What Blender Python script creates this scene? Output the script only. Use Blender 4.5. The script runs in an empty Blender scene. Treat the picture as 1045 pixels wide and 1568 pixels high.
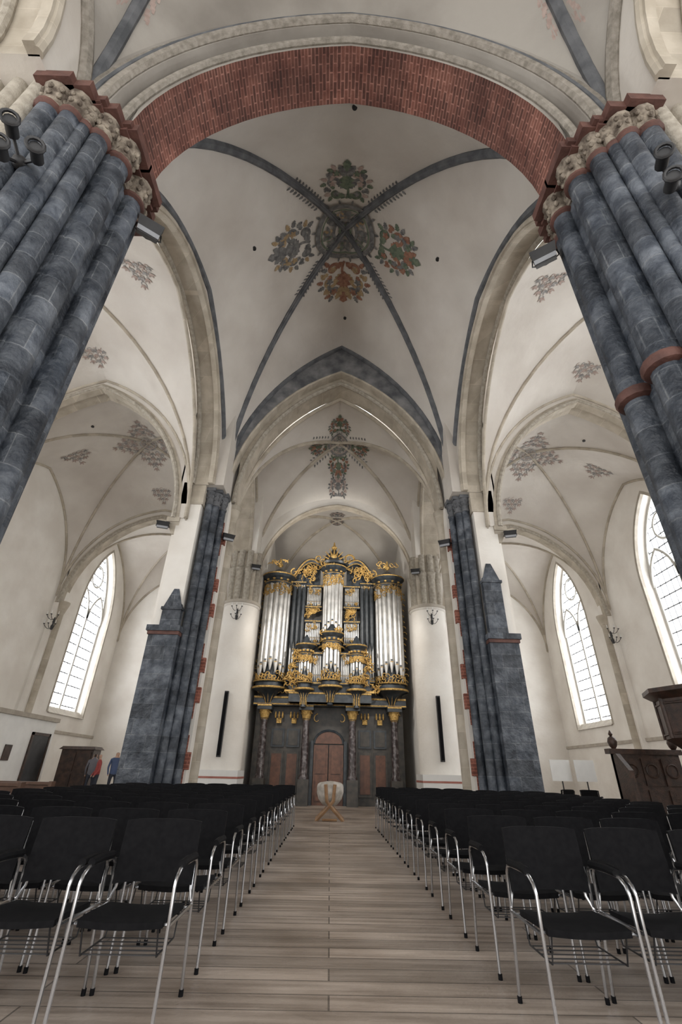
import bpy, math, random
from mathutils import Vector, Matrix
random.seed(7)
C=1.15; ZS=9.65
pi=math.pi
# ---------------------------------------------------------------- materials
def mat(name,c1,c2=None,rough=.8,metal=0,scale=3,bump=0.0,bscale=None,emis=None,brick=None,ramp=(.35,.65),detail=6,spec=None,stain=None):
    m=bpy.data.materials.new(name); m.use_nodes=True
    nt=m.node_tree; N=nt.nodes; L=nt.links
    b=N['Principled BSDF']; b.inputs['Roughness'].default_value=rough; b.inputs['Metallic'].default_value=metal
    if spec is not None: b.inputs['Specular IOR Level'].default_value=spec
    c2=c2 or tuple(min(1,v*1.15) for v in c1)
    tc=N.new('ShaderNodeTexCoord')
    n=N.new('ShaderNodeTexNoise'); n.inputs['Scale'].default_value=scale; n.inputs['Detail'].default_value=detail
    L.new(tc.outputs['Object'],n.inputs['Vector'])
    r=N.new('ShaderNodeValToRGB'); r.color_ramp.elements[0].position=ramp[0]; r.color_ramp.elements[1].position=ramp[1]
    r.color_ramp.elements[0].color=(*c1,1); r.color_ramp.elements[1].color=(*c2,1)
    L.new(n.outputs['Fac'],r.inputs['Fac']); col=r.outputs['Color']; h=n.outputs['Fac']
    if stain:
        n3=N.new('ShaderNodeTexNoise'); n3.inputs['Scale'].default_value=stain[0]; n3.inputs['Detail'].default_value=8
        mp=N.new('ShaderNodeMapping'); mp.inputs['Scale'].default_value=stain[3] if len(stain)>3 else (1,1,1)
        L.new(tc.outputs['Object'],mp.inputs[0]); L.new(mp.outputs[0],n3.inputs['Vector'])
        r3=N.new('ShaderNodeValToRGB'); r3.color_ramp.elements[0].position=stain[2][0]; r3.color_ramp.elements[1].position=stain[2][1]
        r3.color_ramp.elements[0].color=(*stain[1],1); r3.color_ramp.elements[1].color=(1,1,1,1)
        L.new(n3.outputs['Fac'],r3.inputs['Fac'])
        mx=N.new('ShaderNodeMix'); mx.data_type='RGBA'; mx.blend_type='MULTIPLY'; mx.inputs[0].default_value=1
        L.new(col,mx.inputs[6]); L.new(r3.outputs['Color'],mx.inputs[7]); col=mx.outputs[2]
    if brick:
        sx=N.new('ShaderNodeSeparateXYZ'); L.new(tc.outputs['Object'],sx.inputs[0])
        cb=N.new('ShaderNodeCombineXYZ')
        def M(op,a,b2=None):
            q=N.new('ShaderNodeMath'); q.operation=op
            for i,v in enumerate((a,b2)):
                if v is None: continue
                if isinstance(v,(int,float)): q.inputs[i].default_value=v
                else: L.new(v,q.inputs[i])
            return q.outputs[0]
        mode=brick['mode']
        if mode=='wall':
            L.new(M('ADD',sx.outputs[0],sx.outputs[1]),cb.inputs[0]); L.new(sx.outputs[2],cb.inputs[1])
        elif mode=='floor':
            L.new(sx.outputs[0],cb.inputs[0]); L.new(sx.outputs[1],cb.inputs[1])
        elif mode=='soffit':
            L.new(sx.outputs[1],cb.inputs[0]); L.new(M('SUBTRACT',sx.outputs[2],M('ABSOLUTE',sx.outputs[0])),cb.inputs[1])
        bt=N.new('ShaderNodeTexBrick'); L.new(cb.outputs[0],bt.inputs['Vector'])
        bt.inputs['Scale'].default_value=1; bt.inputs['Brick Width'].default_value=brick['w']; bt.inputs['Row Height'].default_value=brick['h']
        bt.inputs['Mortar Size'].default_value=brick.get('m',.012); bt.inputs['Mortar Smooth'].default_value=.3
        bt.inputs['Color1'].default_value=(brick.get('lo',.75),)*3+(1,); bt.inputs['Color2'].default_value=(1.1,1.1,1.1,1)
        bt.inputs['Mortar'].default_value=(*brick['mc'],1)
        mx=N.new('ShaderNodeMix'); mx.data_type='RGBA'; mx.blend_type='MULTIPLY'; mx.inputs[0].default_value=1
        L.new(col,mx.inputs[6]); L.new(bt.outputs['Color'],mx.inputs[7]); col=mx.outputs[2]
    L.new(col,b.inputs['Base Color'])
    if bump:
        n2=N.new('ShaderNodeTexNoise'); n2.inputs['Scale'].default_value=bscale or scale*5; n2.inputs['Detail'].default_value=4
        L.new(tc.outputs['Object'],n2.inputs['Vector'])
        bp=N.new('ShaderNodeBump'); bp.inputs['Strength'].default_value=bump; bp.inputs['Distance'].default_value=.05
        L.new(n2.outputs['Fac'],bp.inputs['Height']); L.new(bp.outputs[0],b.inputs['Normal'])
    if emis:
        b.inputs['Emission Color'].default_value=(*emis[0],1); b.inputs['Emission Strength'].default_value=emis[1]
    return m
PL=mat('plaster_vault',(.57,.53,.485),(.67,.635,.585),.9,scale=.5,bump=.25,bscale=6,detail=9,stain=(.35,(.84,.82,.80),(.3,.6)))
PLD=mat('plaster_vault_dimmed',(.27,.25,.225),(.37,.345,.31),.9,scale=.5,bump=.25,bscale=6,detail=9,stain=(.5,(.78,.76,.74),(.3,.6)))  # dimness of the crossing vault put into the colour, offsetting light from behind
PW=mat('plaster_wall',(.70,.66,.605),(.80,.77,.72),.9,scale=.8,bump=.2,bscale=7,detail=9)
BE=mat('sandstone_beige',(.37,.325,.26),(.49,.44,.365),.85,scale=2.2,bump=.2,brick=dict(mode='wall',w=.9,h=.45,m=.006,lo=.88,mc=(1.2,1.2,1.2)))
BL=mat('blue_limestone',(.036,.046,.062),(.19,.21,.24),.55,scale=2.2,bump=.8,bscale=12,ramp=(.34,.74),detail=14,stain=(5,(.42,.45,.5),(.38,.62)),brick=dict(mode='wall',w=.8,h=.38,m=.008,lo=.58,mc=(1.6,1.5,1.35)))
GR=mat('grey_rib_stone',(.075,.08,.088),(.15,.155,.165),.75,scale=3,bump=.3)
GM=mat('grey_painted_wall',(.085,.09,.10),(.27,.27,.275),.85,scale=1.8,bump=.3,ramp=(.35,.7),detail=12)
BK=mat('red_brick',(.145,.052,.036),(.235,.098,.070),.85,scale=3,bump=.4,stain=(.9,(.5,.48,.48),(.35,.65)),brick=dict(mode='soffit',w=.28,h=.095,m=.013,lo=.5,mc=(1.7,2.0,2.2)))
BKW=mat('red_brick_quoin',(.24,.08,.055),(.32,.125,.09),.85,scale=4,bump=.4,brick=dict(mode='wall',w=.26,h=.09,m=.008,lo=.7,mc=(1.8,1.9,1.9)))
TC=mat('terracotta_abacus',(.075,.032,.025),(.13,.058,.045),.7,scale=5,bump=.2)
LEAF=mat('carved_capital',(.075,.055,.04),(.31,.265,.21),.8,scale=7,bump=.5,ramp=(.38,.64))
MOLD=mat('carved_moulding',(.30,.27,.22),(.44,.40,.34),.8,scale=9,bump=.4)
MOLD2=mat('carved_moulding_dimmed',(.20,.18,.15),(.32,.29,.25),.8,scale=9,bump=.4)  # moulding copy darkened in colour so the crossing side looks less bright
OCH=mat('ochre_trim',(.36,.32,.27),(.45,.41,.35),.85,scale=3,bump=.1)
FL=mat('oak_floor',(.33,.265,.215),(.58,.495,.425),.45,scale=1.2,bump=.12,bscale=20,ramp=(.3,.72),detail=12,stain=(1.5,(.62,.60,.58),(.35,.6),(.6,9,1)),brick=dict(mode='floor',w=3.4,h=.21,m=.007,lo=.66,mc=(.3,.3,.3)))
GOLD=mat('gilding',(.36,.21,.06),(.74,.50,.18),.42,.6,scale=14,bump=.5)
ORG=mat('organ_case_black_blue',(.018,.023,.029),(.045,.053,.060),.4,scale=5)
ORB=mat('organ_base_panelling',(.030,.028,.026),(.065,.056,.046),.45,scale=5)
MARB=mat('organ_marbled_column',(.03,.02,.02),(.16,.14,.14),.3,scale=9,ramp=(.45,.7))
TIN=mat('organ_pipe_tin',(.50,.50,.49),(.70,.69,.67),.35,.6,scale=3)
DOOR=mat('door_brown_wood',(.075,.032,.019),(.13,.055,.031),.4,scale=6)
CH=mat('chair_black_fabric',(.003,.003,.004),(.006,.006,.007),.8,scale=30,spec=.15)
CR=mat('chrome',(.42,.42,.43),(.5,.5,.51),.22,.95)
BLK=mat('black_iron',(.012,.012,.014),(.03,.03,.032),.5)
WD=mat('dark_carved_wood',(.022,.012,.008),(.06,.03,.02),.45,scale=7,bump=.2)
WM=mat('oak_medium',(.22,.12,.06),(.34,.2,.1),.5,scale=7)
PWD=mat('pew_brown',(.07,.035,.02),(.12,.06,.035),.5,scale=7)
PEW=mat('pewter_bowl',(.32,.29,.25),(.58,.54,.49),.5,scale=6)
GLASS=mat('frosted_window_glazing',(.8,.8,.8),(.85,.85,.85),.5,emis=((.96,.98,1.0),5.2))
LEAD=mat('window_lead',(.24,.25,.27),(.31,.32,.34),.6)
MUL=mat('window_stone_tracery',(.55,.54,.51),(.63,.62,.59),.8)
P_GRN=mat('paint_green',(.07,.10,.07),(.17,.20,.14),.9,scale=8)
P_RED=mat('paint_red',(.20,.09,.06),(.33,.18,.12),.9,scale=8)
P_OCH=mat('paint_ochre',(.26,.18,.10),(.42,.31,.18),.9,scale=8)
P_GRY=mat('paint_grey',(.09,.09,.09),(.23,.225,.22),.9,scale=8)
P_FNT=mat('paint_faded_grey',(.19,.185,.18),(.35,.335,.32),.9,scale=8)
P_RSE=mat('paint_rose',(.32,.24,.21),(.43,.34,.30),.9,scale=8)
REDS=mat('plinth_red_stripe',(.35,.13,.10),(.45,.2,.16),.8)
WHT=mat('white_board',(.75,.75,.73),(.8,.8,.78),.6)
# ---------------------------------------------------------------- mesh builder
class MB:
    def __init__(s): s.v=[];s.f=[];s.m=[];s.mats=[]
    def mi(s,m):
        if m not in s.mats: s.mats.append(m)
        return s.mats.index(m)
    def add(s,vs,fs,m):
        o=len(s.v); s.v+= [tuple(p) for p in vs]; k=s.mi(m)
        for f in fs: s.f.append(tuple(i+o for i in f)); s.m.append(k)
    def box(s,x0,x1,y0,y1,z0,z1,m):
        if x0>x1:x0,x1=x1,x0
        if y0>y1:y0,y1=y1,y0
        s.add([(x,y,z) for z in(z0,z1) for y in(y0,y1) for x in(x0,x1)],[(0,2,3,1),(4,5,7,6),(0,1,5,4),(2,6,7,3),(0,4,6,2),(1,3,7,5)],m)
    def frus(s,x0,x1,y0,y1,z0,X0,X1,Y0,Y1,z1,m):
        s.add([(x0,y0,z0),(x1,y0,z0),(x0,y1,z0),(x1,y1,z0),(X0,Y0,z1),(X1,Y0,z1),(X0,Y1,z1),(X1,Y1,z1)],[(0,2,3,1),(4,5,7,6),(0,1,5,4),(2,6,7,3),(0,4,6,2),(1,3,7,5)],m)
    def lathe(s,cx,cy,prof,m,n=16,a0=0,a1=2*pi,cap=True,sy=1):
        full=abs(a1-a0-2*pi)<1e-6; k=n if full else n+1
        vs=[(cx+r*math.cos(a0+(a1-a0)*i/n),cy+sy*r*math.sin(a0+(a1-a0)*i/n),z) for r,z in prof for i in range(k)]
        fs=[]
        for j in range(len(prof)-1):
            for i in range(n):
                a=j*k+i; b=j*k+(i+1)%k; fs.append((a,b,b+k,a+k))
        if cap: fs.append(tuple(range(k))[::-1]); fs.append(tuple((len(prof)-1)*k+i for i in range(k)))
        s.add(vs,fs,m)
    def tube(s,pts,r,m,n=8,closed=False,taper=None):
        P=[Vector(p) for p in pts]; L=len(P); vs=[]; fs=[]
        t=(P[1]-P[0]).normalized(); u=t.orthogonal().normalized()
        for i,p in enumerate(P):
            if closed: t2=(P[(i+1)%L]-P[i-1]).normalized()
            else: t2=(P[min(i+1,L-1)]-P[max(i-1,0)]).normalized()
            if t2.length==0: t2=t
            q=t.rotation_difference(t2); u=(q@u); u=(u-t2*u.dot(t2)).normalized(); t=t2; w=t.cross(u)
            rr=r if taper is None else r*taper(i/(L-1))
            for k in range(n):
                a=2*pi*k/n; vs.append(p+(u*math.cos(a)+w*math.sin(a))*rr)
        for i in range(L if closed else L-1):
            for k in range(n):
                a=i*n+k; b=i*n+(k+1)%n; c=((i+1)%L)*n+(k+1)%n; d=((i+1)%L)*n+k; fs.append((a,b,c,d))
        if not closed: fs.append(tuple(range(n))[::-1]); fs.append(tuple((L-1)*n+k for k in range(n)))
        s.add(vs,fs,m)
    def ball(s,c,r,m,sc=(1,1,1),n=10):
        prof=[(max(1e-4,math.sin(pi*j/8))*r,-math.cos(pi*j/8)*r) for j in range(9)]
        vs=[(c[0]+q*math.cos(2*pi*i/n)*sc[0],c[1]+q*math.sin(2*pi*i/n)*sc[1],c[2]+z*sc[2]) for q,z in prof for i in range(n)]
        fs=[(j*n+i,j*n+(i+1)%n,(j+1)*n+(i+1)%n,(j+1)*n+i) for j in range(8) for i in range(n)]
        s.add(vs,fs,m)
    def obj(s,name,parent=None,smooth=True,loc=(0,0,0)):
        me=bpy.data.meshes.new(name); me.from_pydata(s.v,[],s.f)
        for m in s.mats: me.materials.append(m)
        me.polygons.foreach_set('material_index',s.m)
        if smooth:
            me.polygons.foreach_set('use_smooth',[True]*len(s.f)); me.set_sharp_from_angle(angle=math.radians(38))
        me.update(); o=bpy.data.objects.new(name,me); bpy.context.collection.objects.link(o); o.location=loc
        if parent: o.parent=parent
        return o
def H(s,w,r):
    s=min(1,abs(s))
    if r<w: return r*(.78*math.sqrt(max(0,1-s*s))+.22*(1-s))
    R=(w*w+r*r)/(2*w); c=R-w
    return math.sqrt(max(0,R*R-(s*w+c)**2))
def ss(n): return [math.sin(pi/2*(-1+2*i/n)) for i in range(n+1)]
def apts(c,hw,zs,za,n=28,zb=None):
    p=[(c+s*hw,zs+H(s,hw,za-zs)) for s in ss(n)]
    if zb is not None: p=[(c-hw,zb)]+p+[(c+hw,zb)]
    return p
def P3(axis,a,s,z): return (a,s,z) if axis=='x' else (s,a,z)
def ring(mb,axis,a0,a1,inn,out,m,ms=None):
    n=len(inn); vs=[];
    for a in (a0,a1):
        vs+=[P3(axis,a,*p) for p in inn]; vs+=[P3(axis,a,*p) for p in out]
    f1=[];f2=[]
    for i in range(n-1):
        f1.append((i,i+1,n+i+1,n+i)); f1.append((2*n+i,3*n+i,3*n+i+1,2*n+i+1))
        f2.append((i,2*n+i,2*n+i+1,i+1)); f1.append((n+i,n+i+1,3*n+i+1,3*n+i))
    f1.append((0,n,3*n,2*n)); f1.append((n-1,3*n-1,4*n-1,2*n-1))
    mb.add(vs,f1,m); mb.add(vs,f2,ms or m)
def spandrel(mb,axis,a0,a1,c,hw,zs,za,ztop,m,ms=None):
    inn=apts(c,hw,zs,za); ring(mb,axis,a0,a1,inn,[(p[0],ztop) for p in inn],m,ms)
# ---------------------------------------------------------------- vault
class Vault:
    def __init__(s,x0,x1,y0,y1,zs,hx0,hx1,hy0,hy1,hb,bulge=.18):
        s.xc=(x0+x1)/2;s.yc=(y0+y1)/2;s.a=(x1-x0)/2;s.b=(y1-y0)/2;s.zs=zs
        s.h=dict(x0=hx0-zs,x1=hx1-zs,y0=hy0-zs,y1=hy1-zs); s.hb=hb-zs; s.d=math.hypot(s.a,s.b); s.bul=bulge
    def zz(s,u,w):
        if abs(w)>=abs(u): p,q,hw,side=abs(u),abs(w),s.a,('y1' if w>0 else 'y0')
        else: p,q,hw,side=abs(w),abs(u),s.b,('x1' if u>0 else 'x0')
        zd=H(p,s.d,s.hb); zw=H(p,hw,s.h[side]); t=0 if p>=1 else (q-p)/(1-p)
        return s.zs+zd*(1-t)+zw*t+s.bul*4*t*(1-t)*(1-p)
    def z(s,x,y): return s.zz((x-s.xc)/s.a,(y-s.yc)/s.b)
    def build(s,name,m=PL,rib=GR,rr=.1,wall=('x0','x1','y0','y1'),wr=.08,wm=None):
        mb=MB(); S=ss(32); T=[i/8 for i in range(9)]
        for side in ('x0','x1','y0','y1'):
            sg=1 if side[1]=='1' else -1; vs=[]
            for p in S:
                for t in T:
                    q=(abs(p)+(1-abs(p))*t)*sg
                    u,w=(p,q) if side[0]=='y' else (q,p)
                    ap=abs(p); zd=H(ap,s.d,s.hb); zw=H(ap,s.a if side[0]=='y' else s.b,s.h[side])
                    vs.append((s.xc+u*s.a,s.yc+w*s.b,s.zs+zd*(1-t)+zw*t+s.bul*4*t*(1-t)*(1-ap)))
            k=len(T); mb.add(vs,[(i*k+j,i*k+j+1,(i+1)*k+j+1,(i+1)*k+j) for i in range(len(S)-1) for j in range(k-1)],m)
        for sg in (1,-1):
            pts=[(s.xc+p*s.a,s.yc+sg*p*s.b,s.zs+H(p,s.d,s.hb)-rr*.4) for p in S]
            mb.tube(pts,rr,rib,8)
            mb.tube([(a,b,c-rr*.9) for a,b,c in pts],rr*.45,rib,6)
        for w in wall:
            if w[0]=='x':
                X=s.xc+(s.a-.03)*(1 if w[1]=='1' else -1); pts=[(X,s.yc+p*s.b,s.zs+H(p,s.b,s.h[w])) for p in S]
            else:
                Y=s.yc+(s.b-.03)*(1 if w[1]=='1' else -1); pts=[(s.xc+p*s.a,Y,s.zs+H(p,s.a,s.h[w])) for p in S]
            mb.tube(pts,wr,wm or rib,8)
        s.ob=mb.obj(name); s.p=MB()
        return s.ob
    def done(s):
        if s.p.v: s.p.obj('painted_foliage',s.ob,smooth=False)
    def oculus(s,x,y,r=.07):
        z=s.z(x,y); h=MB(); h.lathe(x,y,[(r,z-.04),(r,z+.0)],BLK,10); h.obj('vault_rope_hole',s.ob)
# ---- painted foliage (thin paint layer following the vault web)
def leaf(V,x,y,ang,L,W,m,off=.025):
    c,s_=math.cos(ang),math.sin(ang)
    prof=[(0,0),(.12,.5),(.28,1),(.4,.55),(.55,.95),(.68,.45),(.8,.6),(1,0)]
    mid=[];l=[];r=[]
    for t,w in prof:
        a=t*L; b=w*W
        for lst,bb in ((mid,0),(l,b),(r,-b)):
            X=x+c*a-s_*bb; Y=y+s_*a+c*bb; lst.append((X,Y,V.z(X,Y)-off))
    n=len(prof); fs=[]
    for i in range(n-1): fs+= [(i,i+1,n+i+1,n+i),(i,2*n+i,2*n+i+1,i+1)]
    V.p.add(mid+l+r,fs,m)
def stroke(V,pts,w,m,off=.022,closed=False):
    n=len(pts); vs=[]
    for i in range(n):
        a=pts[i-1] if (i or closed) else pts[0]; b=pts[(i+1)%n] if (i<n-1 or closed) else pts[-1]
        dx,dy=b[0]-a[0],b[1]-a[1]; l=math.hypot(dx,dy) or 1
        for sg in (1,-1):
            X=pts[i][0]-dy/l*w*sg; Y=pts[i][1]+dx/l*w*sg; vs.append((X,Y,V.z(X,Y)-off))
    V.p.add(vs,[(2*i,2*i+1,(2*i+3)%(2*n),(2*i+2)%(2*n)) for i in range(n if closed else n-1)],m)
def curl(V,x,y,R,a0,sg,w,m,turn=5.5,off=.024):
    stroke(V,[(x+R*(1-.8*t)*math.cos(a0+sg*turn*t),y+R*(1-.8*t)*math.sin(a0+sg*turn*t)) for t in [i/15 for i in range(16)]],w,m,off)
def motif(V,x,y,ang,S,cols,flip=1):
    c,s_=math.cos(ang),math.sin(ang)
    def W(a,b): return (x+c*a*S-s_*b*S,y+s_*a*S+c*b*S)
    stroke(V,[W(t*.9,.05*math.sin(t*7)) for t in [i/12 for i in range(13)]],.03*S,cols[0],.026)
    leaf(V,*W(.55,0),ang,.5*S,.17*S,cols[0],.034)
    leaf(V,*W(.25,0),ang,.5*S,.20*S,cols[0],.033)
    leaf(V,*W(.62,.02),ang+.55,.34*S,.10*S,cols[1],.036); leaf(V,*W(.62,-.02),ang-.55,.34*S,.10*S,cols[1],.036)
    for sg in (1,-1):
        for k,(t,b,R) in enumerate(((.14,.26,.15),(.42,.34,.17),(.70,.24,.10))):
            q=W(t,sg*b); m=cols[(k+1)%len(cols)]
            curl(V,q[0],q[1],R*S,ang-sg*pi/2,sg*(1 if k%2 else -1),.04*S,cols[k%len(cols)])
            for j in range(5):
                a=j*1.257+ang; leaf(V,q[0],q[1],a,.09*S,.035*S,m,.038)
            for j in range(4):
                a=ang+sg*(.3+j*.65); e=(q[0]+R*S*.9*math.cos(a),q[1]+R*S*.9*math.sin(a)); leaf(V,e[0],e[1],a+.35*sg,.17*S,.06*S,cols[(j+k)%len(cols)],.032)
        leaf(V,*W(.02,sg*.03),ang+sg*1.0,.26*S,.08*S,cols[0],.03)
        leaf(V,*W(.30,sg*.05),ang+sg*.9,.26*S,.08*S,cols[1],.03)
def lace(V,x,y,ang,S,m1,m2):
    for i in range(-2,3):
        for j in range(0,4-abs(i)):
            px=x+S*(math.cos(ang)*j*.24-math.sin(ang)*i*.2); py=y+S*(math.sin(ang)*j*.24+math.cos(ang)*i*.2)
            curl(V,px,py,.12*S,random.random()*6,random.choice((1,-1)),.014*S,m1 if (i+j)%2 else m2)
            for k in range(3): leaf(V,px,py,ang+(k-1)*.8+i*.2,.18*S,.035*S,m2 if (i+j)%2 else m1,.03)
def rib_leaves(V,r0,r1,n,S,m):
    for sx in (1,-1):
        for sy in (1,-1):
            for i in range(n):
                t=r0+(r1-r0)*i/n; x=V.xc+sx*V.a*t; y=V.yc+sy*V.b*t; base=math.atan2(sy*V.b,sx*V.a)
                for sg in (1,-1):
                    a=base+sg*pi/2; ox=x+math.cos(a)*.12; oy=y+math.sin(a)*.12
                    leaf(V,ox,oy,base+sg*1.0,S,S*.33,m,.02)
def rosette(V,R,cols,off=.10):
    x,y=V.xc,V.yc
    for r,w,m in ((R,.075*R,cols[0]),(R*.86,.025*R,cols[1]),(R*.42,.05*R,cols[0]),(R*.2,.04*R,cols[1])):
        stroke(V,[(x+r*math.cos(i*pi/24),y+r*math.sin(i*pi/24)) for i in range(48)],w,m,off,True)
    for i in range(16):
        a=i*pi/8+pi/16
        curl(V,x+.65*R*math.cos(a),y+.65*R*math.sin(a),.13*R,a,1 if i%2 else -1,.03*R,cols[0],5.5,off-.01)
        leaf(V,x+.45*R*math.cos(a),y+.45*R*math.sin(a),a,.4*R,.07*R,cols[i%len(cols)],off-.012)
        leaf(V,x+.6*R*math.cos(a),y+.6*R*math.sin(a),a+1,.2*R,.05*R,cols[(i+1)%len(cols)],off-.014)
        leaf(V,x+1.08*R*math.cos(a),y+1.08*R*math.sin(a),a,.16*R,.05*R,cols[0],.06)

# ================================================================= SHELL
mb=MB(); mb.box(-14.2,14.2,-7,29.5,-.15,0,FL); mb.obj('floor',smooth=False)
XW=13.5
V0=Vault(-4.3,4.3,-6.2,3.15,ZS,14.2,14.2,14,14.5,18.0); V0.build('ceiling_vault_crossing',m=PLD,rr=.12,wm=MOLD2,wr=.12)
V1=Vault(-4.3,4.3,4.15,14.0,ZS,14.3,14.3,15.6,17.6,18.05); V1.build('ceiling_vault_nave',rr=.125,wr=.10)
V2=Vault(-3.95,3.95,15.2,20.1,8.9,13.6,13.6,15.7,13.0,15.2); V2.build('ceiling_vault_choir',rib=BE,rr=.08)
V3=Vault(-3.75,3.75,20.2,26.2,8.9,12.6,12.6,13.1,12.6,13.9); V3.build('ceiling_vault_apse',rib=BE,rr=.08)
AV=[]
for sg,nm in ((-1,'north'),(1,'south')):
    xa,xb=(-XW,-5.0) if sg<0 else (5.0,XW)
    for k,(ya,yb,z0,zb,zy0,zy1) in enumerate(((-6.2,3.2,8.35,14.9,14.2,14.2),(4.15,13.25,8.35,14.9,14.2,14.4),(14.0,21.4,8.35,14.9,14.5,13.2),(22,28.9,8.0,13.6,13,12.6))):
        hx=[13.6,13.8] if k<2 else [13.2,13.6]
        if sg>0: hx=hx[::-1]
        v=Vault(xa,xb,ya,yb,z0,hx[0],hx[1],zy0,zy1,zb); v.build('ceiling_vault_aisle_%s'%nm,rib=BE,rr=.06,wr=.06); AV.append((sg,k,v))
rosette(V1,.95,[P_GRY,P_GRN,P_OCH])
D=1.2
motif(V1,0,V1.yc-D,-pi/2,1.3,[P_GRN,P_GRY,P_RSE]); motif(V1,0,V1.yc+D,pi/2,1.6,[P_RED,P_OCH,P_GRY])
motif(V1,-D,V1.yc,pi,1.3,[P_GRY,P_GRY,P_OCH]); motif(V1,D,V1.yc,0,1.3,[P_GRN,P_RED,P_GRY])
rib_leaves(V1,.2,.4,10,.13,P_GRY)
rib_leaves(V0,.45,.9,26,.16,P_RSE)
rosette(V2,.5,[P_GRY,P_RSE,P_GRN])
for a in range(4): motif(V2,V2.xc+.6*math.cos(a*pi/2),V2.yc+.6*math.sin(a*pi/2),a*pi/2,.85,[P_GRN,P_RED,P_GRY])
rib_leaves(V2,.15,.35,6,.13,P_GRY)
motif(V2,0,19.75,-pi/2,.8,[P_GRY,P_RSE,P_GRY])
rosette(V3,.35,[P_GRY,P_RED]); motif(V3,0,22.7,-pi/2,.7,[P_GRY,P_RSE])
for x,y in ((.15,5.0),(.1,12.6),(-2.9,8.5),(3.0,8.6),(-1.2,2.2),(2.1,2.0)): (V1 if y>4 else V0).oculus(x,y)
for sg,k,v in AV:
    if k in(1,2):
        rosette(v,.36,[P_FNT,P_RSE])
        for a in range(4): lace(v,v.xc+.6*math.cos(a*pi/2),v.yc+.6*math.sin(a*pi/2),a*pi/2,1.15,P_FNT,P_RSE if k==2 else P_GRY)
        for sx in(1,-1):
            lace(v,v.xc+sx*3.0,v.yc-.5,pi/2,1.0,P_FNT,P_RSE)
        lace(v,v.xc,v.b*.7+v.yc,pi/2,.9,P_FNT,P_RSE)
        v.oculus(v.xc+sg*1.6,v.yc-2)
for v in [V0,V1,V2,V3]+[a[2] for a in AV]: v.done()

# transverse arch (brick) at crossing
mb=MB()
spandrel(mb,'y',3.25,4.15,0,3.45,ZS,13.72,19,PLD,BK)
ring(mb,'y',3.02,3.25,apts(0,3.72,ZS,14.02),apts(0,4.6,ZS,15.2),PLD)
for y,hw,za,r,m in ((3.22,3.60,13.88,.075,MOLD2),(3.0,3.85,14.15,.10,MOLD2),(3.0,4.05,14.4,.06,GR)):
    mb.tube([(a,y,b) for a,b in apts(0,hw,ZS,za)],r,m,8)
mb.obj('transverse_arch_brick')
mb=MB()
spandrel(mb,'y',14.0,14.35,0,4.05,ZS,16.05,19,GM,BE)
spandrel(mb,'y',14.35,15.2,0,3.8,ZS,15.75,19,BE,BE)
mb.tube([(a,14.0,b) for a,b in apts(0,4.08,ZS,16.1)],.05,BE,8)
mb.tube([(a,14.35,b) for a,b in apts(0,3.82,ZS,15.78)],.09,MOLD,8)
mb.obj('transverse_arch_choir')
mb=MB()
spandrel(mb,'y',19.85,20.2,0,3.62,8.9,12.85,19,PW,BE)
mb.tube([(a,19.83,b) for a,b in apts(0,3.62,8.9,12.88)],.07,BE,8)
mb.obj('transverse_arch_organ')
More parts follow.
